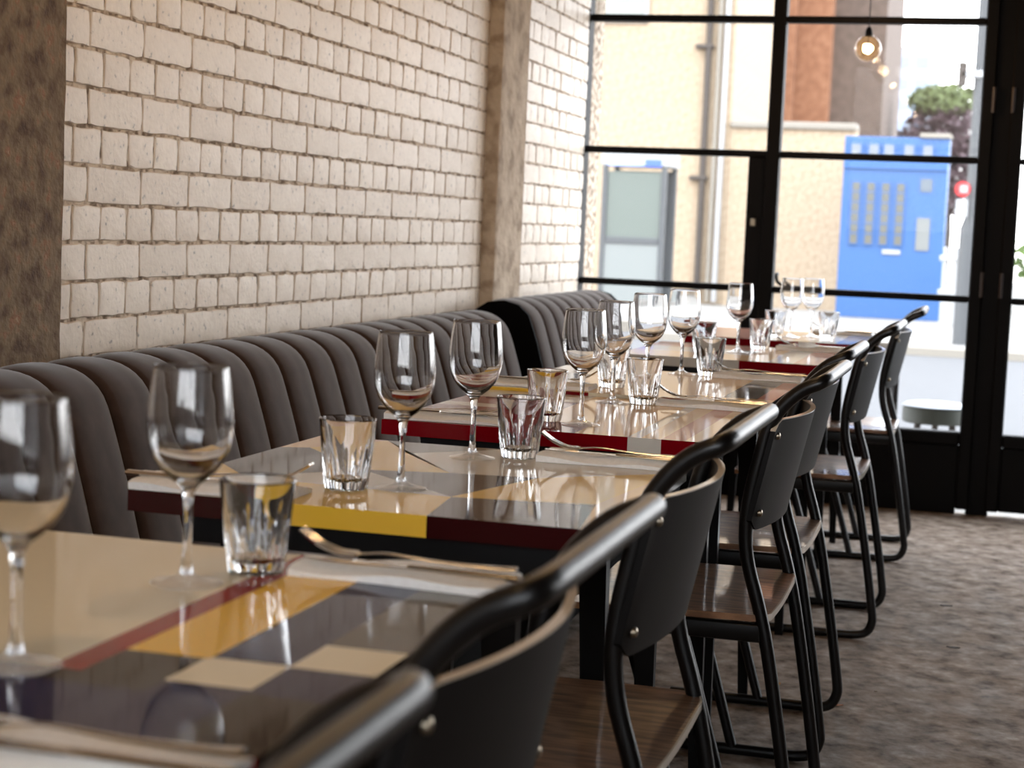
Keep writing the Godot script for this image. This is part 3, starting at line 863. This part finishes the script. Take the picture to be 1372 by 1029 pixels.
# ------------------------------------------------------------------ glasses, cutlery, napkins
func table_ware():
	var outer := smooth_path([Vector2(0.0335, 0.0012), Vector2(0.031, 0.0024), Vector2(0.019, 0.0042), Vector2(0.0088, 0.0085), Vector2(0.0055, 0.0155), Vector2(0.0042, 0.03), Vector2(0.0038, 0.055), Vector2(0.0042, 0.074), Vector2(0.0062, 0.086), Vector2(0.0108, 0.0925), Vector2(0.0205, 0.1005), Vector2(0.0305, 0.1125), Vector2(0.0370, 0.1285), Vector2(0.0390, 0.146), Vector2(0.0383, 0.162), Vector2(0.0362, 0.182), Vector2(0.0340, 0.1995)], 4)
	var inner := smooth_path([Vector2(0.0332, 0.1995), Vector2(0.0353, 0.182), Vector2(0.0373, 0.162), Vector2(0.0379, 0.146), Vector2(0.0359, 0.1292), Vector2(0.0293, 0.1140), Vector2(0.0190, 0.1030), Vector2(0.0085, 0.0968), Vector2(0.0, 0.0955)], 4)
	var prof := [Vector2(0, 0.006), Vector2(0.0060, 0.0085)]
	for p in outer:
		if p.y > 0.0095: prof.append(p)
	var fb := MB.new()
	fb.lathe([Vector2(0.0, 0.0045), Vector2(0.012, 0.003), Vector2(0.030, 0.0006), Vector2(0.0328, 0.0), Vector2(0.0336, 0.0009), Vector2(0.0325, 0.0021), Vector2(0.026, 0.0034), Vector2(0.019, 0.0048), Vector2(0.0125, 0.0068), Vector2(0.0085, 0.0092), Vector2(0.0, 0.0105)], 48)
	var foot := fb.mesh(60)
	prof.append(Vector2(0.0336, 0.2001))
	prof.append_array(inner)
	var b := MB.new()
	b.lathe(prof, 48)
	var wine := b.mesh(60)
	# fluted tumbler: a cone cut by nine slanted flats
	var tb := MB.new()
	var n := 120
	var rows := []
	var hs := [0.0, 0.0012, 0.004]
	for k in 26: hs.append(0.006 + k * (0.0885 - 0.006) / 25.0)
	hs.append(0.0897)
	for h in hs:
		var u: float = h / 0.09
		var row := []
		for k in n:
			var an := TAU * k / n
			var sec := fposmod(an + PI / 10, TAU / 10) - PI / 10
			var R := 0.0276 + 0.0089 * u
			var ap := (0.0226 + 0.0160 * u) * (1.0 + 0.17 * pow(sec / (PI / 10), 2.0))
			var r := minf(R, ap)
			if h == 0.0: r -= 0.0018
			if h > 0.089: r -= 0.0006
			row.append(Vector3(cos(an) * r, h, sin(an) * r))
		rows.append(row)
	var ih := [0.09, 0.0892, 0.08, 0.06, 0.04, 0.025, 0.016, 0.0125, 0.011]
	for h in ih:
		var u: float = h / 0.09
		var r := 0.0195 + 0.0146 * u
		if h > 0.0895: r += 0.0006
		if h < 0.015: r -= 0.0025 if h > 0.012 else 0.008
		var row := []
		for k in n: row.append(Vector3(cos(TAU * k / n) * r, h, sin(TAU * k / n) * r))
		rows.append(row)
	tb.grid(rows, true, false, true)
	var tumbler := tb.mesh(24)
	var T := ["at the bottom left table", "on the cream and navy table", "on the yellow-patterned table", "on the red-striped table", "on the buff joined table", "on the second farthest table", "on the farthest table"]
	var wl := [[1, 1.044, 1.141, "cropped by the left edge,"], [1, 1.026, 1.462, "standing whole beside a tumbler,"], [2, 1.009, 2.109, "nearer to us,"], [2, 1.003, 2.441, "farther from us,"], [3, 1.040, 2.969, "nearer to us,"], [3, 1.006, 3.381, "farther from us,"], [4, 1.006, 3.722, "nearer to us,"], [4, 1.013, 4.107, "farther from us,"], [5, 1.002, 5.098, "beside a single tumbler,"], [6, 1.045, 6.02, "left in the pair,"], [6, 1.105, 6.12, "right in the pair,"]]
	for g in wl:
		var y := TH + (0.006 if g[0] == 4 else 0.0)
		var wg := obj("wine_glass", wine, M.glass, null, P(g[1], y, g[2]))
		obj("foot", foot, M.foot_glass, wg)
		tag(wg, "clear stemmed wine glass, %s %s" % [g[3], T[g[0]]], "wine glass", "empty wine glasses on the tables")
	var tl := [[1, 1.060, 1.540, "beside the wine glass"], [2, 0.949, 2.072, "left of the nearer wine glass"], [2, 1.061, 2.488, "right of the farther wine glass"], [3, 0.972, 2.99, "partly behind another tumbler"], [3, 1.063, 3.405, "in clear view near the middle"], [4, 0.945, 3.655, "seen through wine glasses"], [4, 1.078, 4.115, "beside the farther wine glass"], [5, 1.040, 5.30, "right of the wine glass"], [5, 0.925, 4.96, "left of the wine glass"], [6, 1.00, 5.98, "left in the pair"], [6, 1.165, 6.10, "right in the pair"]]
	for g in tl:
		var y := TH + (0.006 if g[0] == 4 else 0.0)
		var o := obj("tumbler", tumbler, M.glass, null, P(g[1], y, g[2]))
		o.rotation.y = g[1] * 20.0
		tag(o, "fluted clear glass tumbler %s %s" % [g[3], T[g[0]]], "tumbler", "fluted glass tumblers on the tables")
	# napkins: folded strips of linen
	var nap := []
	for k in 3:
		var m := MB.new()
		var r := RandomNumberGenerator.new()
		r.seed = 90 + k
		var top := []; var bot := []
		var L := 0.205; var W := 0.085
		var ph := r.randf() * 6.0
		for i in 25:
			var s := float(i) / 24
			var ra := []; var rb := []
			for j in 9:
				var t := float(j) / 8
				var x := (s - 0.5) * L; var zz := (t - 0.5) * (W + 0.008 * sin(s * 5 + ph))
				var e := pow(absf(t * 2 - 1), 6.0)
				var y := 0.0105 + 0.0022 * sin(s * 9.0 + ph) + 0.002 * sin(s * 4 + t * 7.0 + ph) + 0.0015 * cos(t * 9 + ph) - 0.0035 * e
				ra.append(Vector3(x, y, zz)); rb.append(Vector3(x, 0.0005, zz * 0.985))
			rb.reverse()
			ra.append_array(rb)
			top.append(ra)
		m.grid(top, true, false, true)
		nap.append(m.mesh(55))
	# fork and knife, handle toward +x
	var fk := MB.new()
	var hp := smooth_path([Vector3(0.105, 0.004, 0), Vector3(0.08, 0.0035, 0), Vector3(0.03, 0.005, 0), Vector3(-0.02, 0.009, 0), Vector3(-0.045, 0.007, 0), Vector3(-0.055, 0.006, 0)], 4)
	var rr := []
	for k in hp.size():
		var s := float(k) / (hp.size() - 1)
		rr.append(lerpf(0.0085, 0.0032, smoothstep(0.0, 0.65, s)) + 0.006 * smoothstep(0.8, 1.0, s))
	fk.tube(hp, rr, 10, false, 0.24)
	var fork_handle := fk.mesh(50)
	var tine := MB.new()
	tine.tube(smooth_path([Vector3(-0.052, 0.0065, 0), Vector3(-0.07, 0.0075, 0), Vector3(-0.09, 0.015, 0), Vector3(-0.108, 0.027, 0)], 4), 0.0019, 6)
	var tine_m := tine.mesh(50)
	var kh := MB.new()
	var kp := smooth_path([Vector3(0.11, 0.004, 0), Vector3(0.08, 0.004, 0), Vector3(0.03, 0.004, 0), Vector3(0.0, 0.004, 0)], 4)
	var kr := []
	for k in kp.size(): kr.append(lerpf(0.0085, 0.0058, float(k) / (kp.size() - 1)))
	kh.tube(kp, kr, 10, false, 0.4)
	var knife_handle := kh.mesh(50)
	var kb := MB.new()
	kb.prism([Vector2(0.0, -0.006), Vector2(0.0, 0.006), Vector2(-0.06, 0.0095), Vector2(-0.09, 0.008), Vector2(-0.108, 0.002), Vector2(-0.11, -0.004), Vector2(-0.06, -0.006)], 0.0032, 0.0047)
	var blade := kb.mesh(30)
	# [table, x centre, depth, toward: 0 chair side, 1 banquette side]
	var set_ := [[0, 1.200, 0.945, 0], [1, 1.198, 1.575, 0], [2, 1.198, 2.500, 0], [2, 0.822, 1.978, 1], [3, 1.195, 3.425, 0], [3, 0.825, 2.892, 1], [4, 1.195, 4.110, 0], [4, 0.822, 3.565, 1], [5, 1.19, 5.345, 0], [6, 1.19, 6.385, 0]]
	var r2 := RandomNumberGenerator.new()
	r2.seed = 4
	for k in set_.size():
		var s: Array = set_[k]
		var y := TH + (0.006 if s[0] == 4 else 0.0)
		var where: String = "%s, %s side" % [T[s[0]], "chair" if s[3] == 0 else "banquette"]
		var turn := r2.randf_range(-0.03, 0.03)
		var face := 0.0 if s[3] == 0 else PI
		tag(obj("napkin", nap[k % 3], M.linen, null, P(s[1], y, s[2])), "folded white napkin under cutlery " + where, "napkin", "napkins laid on the tables").rotation.y = turn
		var fo := thing("fork", "steel fork with raised tines on the napkin " + where, "fork", P(s[1] + (0.0 if s[3] == 0 else 0.0), y + 0.0115, s[2] + 0.012), face + turn + r2.randf_range(0.03, 0.13), "forks on the napkins")
		obj("handle", fork_handle, M.steel, fo)
		for t in 4: obj("tine", tine_m, M.steel, fo, Vector3(0, 0, (t - 1.5) * 0.0056))
		var kn := thing("knife", "steel table knife on the napkin " + where, "knife", P(s[1] + (0.01 if s[3] == 0 else -0.01), y + 0.0115, s[2] - 0.018), face + turn - r2.randf_range(0.0, 0.07), "knives on the napkins")
		obj("handle", knife_handle, M.steel, kn)
		obj("blade", blade, M.steel, kn)

# ------------------------------------------------------------------ pendant lamps
func pendants():
	var globe := MB.new()
	var prof := []
	for k in 19:
		var an := -PI / 2 + PI * k / 18.0 * 0.93
		prof.append(Vector2(maxf(0.0, cos(an) * 0.05), sin(an) * 0.05))
	var pin := []
	for k in range(18, -1, -1):
		var an := -PI / 2 + PI * k / 18.0 * 0.93
		pin.append(Vector2(maxf(0.0, cos(an) * 0.0485), sin(an) * 0.0485))
	pin[-1] = Vector2(0, -0.0485)
	prof[0] = Vector2(0, -0.05)
	prof.append_array(pin)
	globe.lathe(prof, 32)
	var gm := globe.mesh(60)
	var cap := MB.new()
	cap.lathe([Vector2(0, 0.040), Vector2(0.014, 0.040), Vector2(0.014, 0.06), Vector2(0.010, 0.075), Vector2(0.004, 0.082), Vector2(0, 0.082)], 16)
	var cm := cap.mesh(30)
	var bulb := MB.new()
	bulb.lathe(smooth_path([Vector2(0, -0.006), Vector2(0.0035, -0.004), Vector2(0.0045, 0.0), Vector2(0.0035, 0.006), Vector2(0.0025, 0.012), Vector2(0, 0.0125)], 3), 16)
	var bm := bulb.mesh(60)
	var hold := MB.new()
	hold.tube([Vector3(0, 0.012, 0), Vector3(0, 0.042, 0)], 0.0035, 8)
	var hm := hold.mesh(50)
	var em := mat(rgb(255, 214, 150), 0.5)
	em.emission_enabled = true; em.emission = rgb(255, 205, 130); em.emission_energy_multiplier = 2.5
	var spots := [[1.179, 6.9, "visible through the upper window panes"], [1.0, 4.9, "above the frame, fourth from the front"], [1.0, 3.4, "above the frame, third from the front"], [1.0, 2.1, "above the frame, second from the front"], [1.0, 0.8, "above the frame, nearest the front"]]
	for k in spots.size():
		var s: Array = spots[k]
		var y := 1.811 if k == 0 else 2.05
		var o := thing("pendant_lamp", "small smoked globe pendant lamp with warm bulb " + s[2], "lamp", P(s[0], y, s[1]), 0.0, "globe pendant lamps over the tables")
		obj("globe", gm, M.smoked, o)
		obj("lamp_cap", cm, M.black_steel, o)
		obj("bulb", bm, em, o)
		obj("bulb_holder", hm, M.black_steel, o)
		var cd := MB.new()
		cd.tube([Vector3(0, 0.08, 0), Vector3(0, CEIL - y, 0)], 0.0022, 6)
		obj("cord", cd.mesh(60), M.black_steel, o)
		var l := OmniLight3D.new()
		l.name = "bulb_light"
		l.light_color = rgb(255, 208, 150); l.light_energy = 0.65; l.light_size = 0.02; l.omni_range = 12.0; l.omni_attenuation = 2.0; l.shadow_enabled = true
		o.add_child(l)
		l.position = Vector3(0, 0.0, 0)

# ------------------------------------------------------------------ street
const GR := -0.12

func outside():
	var pave := tri_mat(noise_tex(101, 0.02, 4, [[0.0, rgb(118, 115, 110)], [1.0, rgb(136, 133, 128)]], 256), 0.6, 0.9)
	var road := tri_mat(noise_tex(103, 0.03, 4, [[0.0, rgb(74, 74, 75)], [1.0, rgb(82, 82, 83)]], 256), 0.5, 0.9)
	var cream := tri_mat(noise_tex(105, 0.03, 4, [[0.0, rgb(140, 122, 100)], [0.5, rgb(157, 139, 117)], [1.0, rgb(166, 150, 128)]], 256), 1.3, 0.9)
	var orange := tri_mat(noise_tex(107, 0.03, 4, [[0.0, rgb(104, 66, 44)], [0.5, rgb(122, 82, 58)], [1.0, rgb(136, 98, 74)]], 256), 0.5, 0.9)
	var brown := tri_mat(noise_tex(109, 0.03, 4, [[0.0, rgb(74, 62, 55)], [1.0, rgb(96, 82, 74)]], 256), 0.5, 0.9)
	var stone := mat(rgb(128, 122, 112), 0.8)
	var grey_m := mat(rgb(68, 70, 72), 0.5)
	var blue := mat(rgb(40, 82, 134), 0.5)
	var dark := mat(rgb(58, 50, 44), 0.6)
	var white := mat(rgb(150, 150, 150), 0.5)
	var red := mat(rgb(190, 30, 34), 0.5)
	var smoke := mat(rgb(120, 122, 116), 0.15)
	as_struct(obj("pavement", box_mesh(P(-14, GR - 0.3, WIN + 0.03), P(16, GR, 9.9)), pave))
	as_struct(obj("kerb", box_mesh(P(-14, GR - 0.3, 9.9), P(16, GR + 0.002, 10.05), 0.01), stone))
	as_struct(obj("road", box_mesh(P(-14, GR - 0.4, 10.05), P(16, GR - 0.1, 21.0)), road))
	as_struct(obj("kerb", box_mesh(P(-14, GR - 0.3, 21.0), P(16, GR, 21.3), 0.01), stone))
	as_struct(obj("pavement", box_mesh(P(-14, GR - 0.3, 21.3), P(16, GR, 60)), pave))
	# cream building, left
	var b := thing("corner_building", "pale cream brick building across the street with drainpipes", "building", P(-6, GR, 30.0))
	obj("wall", box_mesh(Vector3(-7, 0, -6), Vector3(3.15, 9.5, 0), 0.02), cream, b)
	var wf := obj("window", box_mesh(Vector3(0.55, 4.72, 0.0), Vector3(1.65, 6.2, 0.06), 0.01), white, b)
	obj("pane", box_mesh(Vector3(0.62, 4.8, 0.06), Vector3(1.58, 6.1, 0.075)), smoke, wf)
	for dx in [[2.72, 0.055, dark], [2.90, 0.035, stone], [3.02, 0.045, white]]:
		var t := MB.new()
		t.tube([Vector3(dx[0], 0.05, 0.09), Vector3(dx[0], 9.4, 0.09)], dx[1], 10)
		obj("drainpipe", t.mesh(50), dx[2], b)
	for h in [2.1, 4.3]:
		obj("pipe_bracket", box_mesh(Vector3(2.5, h, 0.0), Vector3(2.80, h + 0.07, 0.15), 0.01), dark, b)
	# garden wall with coping, in front of the tall brick block
	var gw := thing("boundary_wall", "pale brick boundary wall with stone coping beside the blue doors", "wall", P(-2.7, GR, 30.0))
	obj("wall", box_mesh(Vector3(-0.15, 0, -0.35), Vector3(1.95, 3.0, 0)), cream, gw)
	obj("coping", box_mesh(Vector3(-0.15, 3.0, -0.42), Vector3(1.95, 3.12, 0.07), 0.02), stone, gw)
	var tall := thing("brick_block", "tall orange brick block behind the boundary wall", "building", P(-3.0, GR, 42.0))
	obj("wall", box_mesh(Vector3(-4.0, 0, -6), Vector3(0.55, 16, 0)), orange, tall)
	obj("wall", box_mesh(Vector3(0.55, 0, -7), Vector3(1.75, 16, -0.6)), brown, tall)
	obj("pier", box_mesh(Vector3(-0.7, 0, 0.0), Vector3(-0.25, 16, 0.25)), orange, tall)
	obj("downpipe", box_mesh(Vector3(-1.35, 0, 0.0), Vector3(-1.22, 16, 0.12), 0.02), white, tall)
	# phone kiosk
	var k := thing("phone_kiosk", "grey glazed telephone kiosk with a white and blue header", "kiosk", P(-3.56, GR, 25.6))
	for sx in [-0.48, 0.40]:
		for sz in [-0.8, 0.0]: obj("post", box_mesh(Vector3(sx, 0, sz - 0.08), Vector3(sx + 0.08, 2.24, sz), 0.01), grey_m, k)
	obj("lower_panel", box_mesh(Vector3(-0.40, 0.08, -0.06), Vector3(0.40, 1.0, -0.02)), mat(rgb(112, 116, 114), 0.5), k)
	obj("rail", box_mesh(Vector3(-0.40, 1.0, -0.08), Vector3(0.40, 1.10, 0.0), 0.01), grey_m, k)
	obj("pane", box_mesh(Vector3(-0.40, 1.10, -0.05), Vector3(0.40, 2.06, -0.04)), mat(rgb(84, 92, 86), 0.3), k)
	obj("back_panel", box_mesh(Vector3(-0.40, 0.08, -0.86), Vector3(0.40, 2.1, -0.82)), grey_m, k)
	obj("header", box_mesh(Vector3(-0.50, 2.14, -0.9), Vector3(0.50, 2.36, 0.02), 0.02), white, k)
	obj("header_band", box_mesh(Vector3(0.16, 2.14, 0.02), Vector3(0.40, 2.24, 0.03)), mat(rgb(60, 90, 200), 0.5), k)
	obj("header_band", box_mesh(Vector3(-0.40, 2.14, 0.02), Vector3(0.14, 2.19, 0.03)), mat(rgb(140, 155, 215), 0.5), k)
	obj("handset_unit", box_mesh(Vector3(0.1, 1.15, -0.5), Vector3(0.32, 1.75, -0.3), 0.02), dark, k)
	# blue double doors / substation front
	var d := thing("blue_doors", "bright blue timber doors with narrow windows across the street", "door", P(0.02, GR, 28.0))
	obj("body", box_mesh(Vector3(-0.78, 0, -0.6), Vector3(0.80, 2.80, 0), 0.01), blue, d)
	obj("transom_rail", box_mesh(Vector3(-0.78, 2.30, 0.0), Vector3(0.80, 2.42, 0.04), 0.01), blue, d)
	obj("coping", box_mesh(Vector3(0.35, 2.80, -0.6), Vector3(0.82, 2.87, 0.05), 0.01), stone, d)
	for x in [-0.70, -0.43, -0.2, 0.1, 0.38]:
		var wq := obj("window", box_mesh(Vector3(x, 2.46, 0.0), Vector3(x + 0.2, 2.70, 0.03), 0.005), blue, d)
		obj("pane", box_mesh(Vector3(x + 0.03, 2.48, 0.03), Vector3(x + 0.17, 2.68, 0.035)), mat(rgb(106, 112, 118), 0.4), wq)
	for i in 4:
		var x := -0.64 + i * 0.225
		var wq := obj("window", box_mesh(Vector3(x, 1.12, 0.0), Vector3(x + 0.15, 2.12, 0.03), 0.005), blue, d)
		obj("pane", box_mesh(Vector3(x + 0.02, 1.15, 0.03), Vector3(x + 0.13, 2.09, 0.035)), mat(rgb(84, 83, 74), 0.4), wq)
		for q in 5: obj("glazing_bar", box_mesh(Vector3(x + 0.02, 1.3 + q * 0.16, 0.035), Vector3(x + 0.13, 1.32 + q * 0.16, 0.045)), blue, wq)
	obj("letter_box", box_mesh(Vector3(-0.12, 1.0, 0.0), Vector3(0.16, 1.07, 0.03), 0.01), white, d)
	obj("notice", box_mesh(Vector3(0.40, 1.98, 0.0), Vector3(0.58, 2.18, 0.02)), mat(rgb(86, 94, 102), 0.5), d)
	obj("notice", box_mesh(Vector3(0.38, 1.08, 0.0), Vector3(0.58, 1.58, 0.02)), mat(rgb(106, 108, 106), 0.5), d)
	# lamp post with signs
	var lp := thing("lamp_post", "grey street lamp post with a wide base and a round red sign", "lamp post", P(1.32, GR, 22.0))
	var pb := MB.new()
	pb.lathe([Vector2(0, 0), Vector2(0.135, 0), Vector2(0.13, 1.4), Vector2(0.08, 1.55), Vector2(0.07, 7.0), Vector2(0, 7.0)], 18)
	obj("column", pb.mesh(40), grey_m, lp)
	var disc := MB.new()
	disc.lathe([Vector2(0, -0.01), Vector2(0.09, -0.01), Vector2(0.09, 0.01), Vector2(0, 0.01)], 24)
	disc.turn(Transform3D(Basis(Vector3(1, 0, 0), Vector3(0, 0, 1), Vector3(0, -1, 0)), Vector3.ZERO))
	var sg := obj("round_sign", disc.mesh(30), red, lp, Vector3(-0.12, 1.86, 0.14))
	obj("sign_face", box_mesh(Vector3(-0.03, -0.045, 0.01), Vector3(0.06, 0.045, 0.016), 0.003), white, sg)
	obj("sign_plate", box_mesh(Vector3(-0.19, 1.52, 0.12), Vector3(-0.05, 1.74, 0.14), 0.01), white, lp)
	obj("bracket", box_mesh(Vector3(-0.22, 3.18, -0.05), Vector3(0.05, 3.26, 0.1), 0.01), white, lp)
	obj("bracket_box", box_mesh(Vector3(-0.26, 3.08, -0.05), Vector3(-0.16, 3.36, 0.1), 0.01), dark, lp)
	# purple-leaved tree
	var tr := thing("street_tree", "dark purple-leaved tree with green top behind the blue doors", "tree", P(0.25, GR, 46.0))
	var tk := MB.new()
	tk.tube([Vector3(0, 0, 0), Vector3(0.05, 1.5, 0), Vector3(0, 3.2, 0)], [0.14, 0.11, 0.05], 8)
	obj("trunk", tk.mesh(50), dark, tr)
	var r := RandomNumberGenerator.new()
	r.seed = 12
	for part in 2:
		var lv := MB.new()
		for i in (5200 if part == 0 else 1500):
			var dir := Vector3(r.randfn(), r.randfn(), r.randfn()).normalized() * pow(r.randf(), 0.4)
			var c := Vector3(-0.12, 3.3, 0) + dir * Vector3(1.3, 1.5, 1.2) if part == 0 else Vector3(-0.2, 4.75, 0) + dir * Vector3(0.95, 0.42, 0.8)
			var u := Vector3(r.randfn(), r.randfn(), r.randfn()).normalized() * 0.09
			var w := u.cross(Vector3(r.randfn(), r.randfn(), r.randfn())).normalized() * 0.055
			var s := lv.v.size()
			for p in [c - u, c + w, c + u, c - w]: lv.v.append(p)
			lv.quad(s, s + 1, s + 2, s + 3)
		var lm := mat(rgb(82, 64, 70) if part == 0 else rgb(104, 116, 74), 0.7)
		obj("foliage", lv.mesh(20), lm, tr).set_meta("kind", "stuff")
	var hd := thing("hedge", "green shrub seen at the right edge beyond the doors", "shrub", P(3.2, GR, 34.0))
	var hv := MB.new()
	for i in 3500:
		var dir := Vector3(r.randfn(), r.randfn(), r.randfn()).normalized() * pow(r.randf(), 0.4)
		var c := Vector3(0, 1.05, 0) + dir * Vector3(1.3, 1.0, 0.8)
		var u := Vector3(r.randfn(), r.randfn(), r.randfn()).normalized() * 0.08
		var w := u.cross(Vector3(r.randfn(), r.randfn(), r.randfn())).normalized() * 0.05
		var s := hv.v.size()
		for p in [c - u, c + w, c + u, c - w]: hv.v.append(p)
		hv.quad(s, s + 1, s + 2, s + 3)
	obj("foliage", hv.mesh(20), mat(rgb(108, 134, 74), 0.7), hd).set_meta("kind", "stuff")
	# far pale tower
	var tw := thing("distant_tower", "pale tower block far behind the tree", "building", P(-6.0, GR, 130.0))
	obj("wall", box_mesh(Vector3(-2.3, 0, -6), Vector3(2.3, 15, 0)), mat(rgb(142, 152, 166), 0.8), tw)
	for i in 4:
		for j in 3: obj("window", box_mesh(Vector3(-1.8 + j * 1.3, 9.0 + i * 1.5, 0.0), Vector3(-0.9 + j * 1.3, 9.8 + i * 1.5, 0.05)), mat(rgb(116, 130, 150), 0.4), tw)
	# white low fence right of the doors
	var fe := thing("low_fence", "low white fence posts between blue doors and lamp post", "fence", P(0.86, GR, 27.0))
	for i in 4: obj("fence_post", box_mesh(Vector3(i * 0.16, 0, 0), Vector3(i * 0.16 + 0.06, 1.15, 0.06), 0.01), white, fe)
	for h in [0.45, 0.95]: obj("rail", box_mesh(Vector3(-0.05, h, 0.06), Vector3(0.6, h + 0.08, 0.09), 0.01), white, fe)
	# pavement table and stool
	var ot := thing("pavement_table", "dark-edged pale table standing outside the window", "table", P(0.90, GR, 8.5))
	obj("table_top", box_mesh(Vector3(-0.42, 0.715, -0.3), Vector3(0.42, 0.75, 0.3), 0.004), mat(rgb(168, 160, 150), 0.4), ot)
	for sx in [-0.36, 0.36]:
		for sz in [-0.24, 0.24]: obj("leg", box_mesh(Vector3(sx - 0.015, 0, sz - 0.015), Vector3(sx + 0.015, 0.715, sz + 0.015)), M.black_steel, ot)
	var so := thing("round_stool", "low round stool with dark green rim outside the window", "stool", P(1.46, GR, 8.65))
	var sb := MB.new()
	sb.lathe([Vector2(0, 0.355), Vector2(0.150, 0.355), Vector2(0.155, 0.36), Vector2(0.155, 0.425), Vector2(0.150, 0.432), Vector2(0.0, 0.432)], 36)
	obj("rim", sb.mesh(30), mat(rgb(50, 56, 48), 0.5), so)
	var sc := MB.new()
	sc.lathe(smooth_path([Vector2(0, 0.4325), Vector2(0.149, 0.4325), Vector2(0.147, 0.442), Vector2(0.12, 0.449), Vector2(0.0, 0.452)], 4), 36)
	obj("cushion", sc.mesh(50), mat(rgb(176, 182, 190), 0.35), so)
	for q in 3:
		var an := TAU * q / 3.0 + 0.5
		var lg := MB.new()
		lg.tube([Vector3(cos(an) * 0.09, 0.356, sin(an) * 0.09), Vector3(cos(an) * 0.15, 0.0, sin(an) * 0.15)], [0.016, 0.011], 8)
		obj("leg", lg.mesh(50), dark, so)
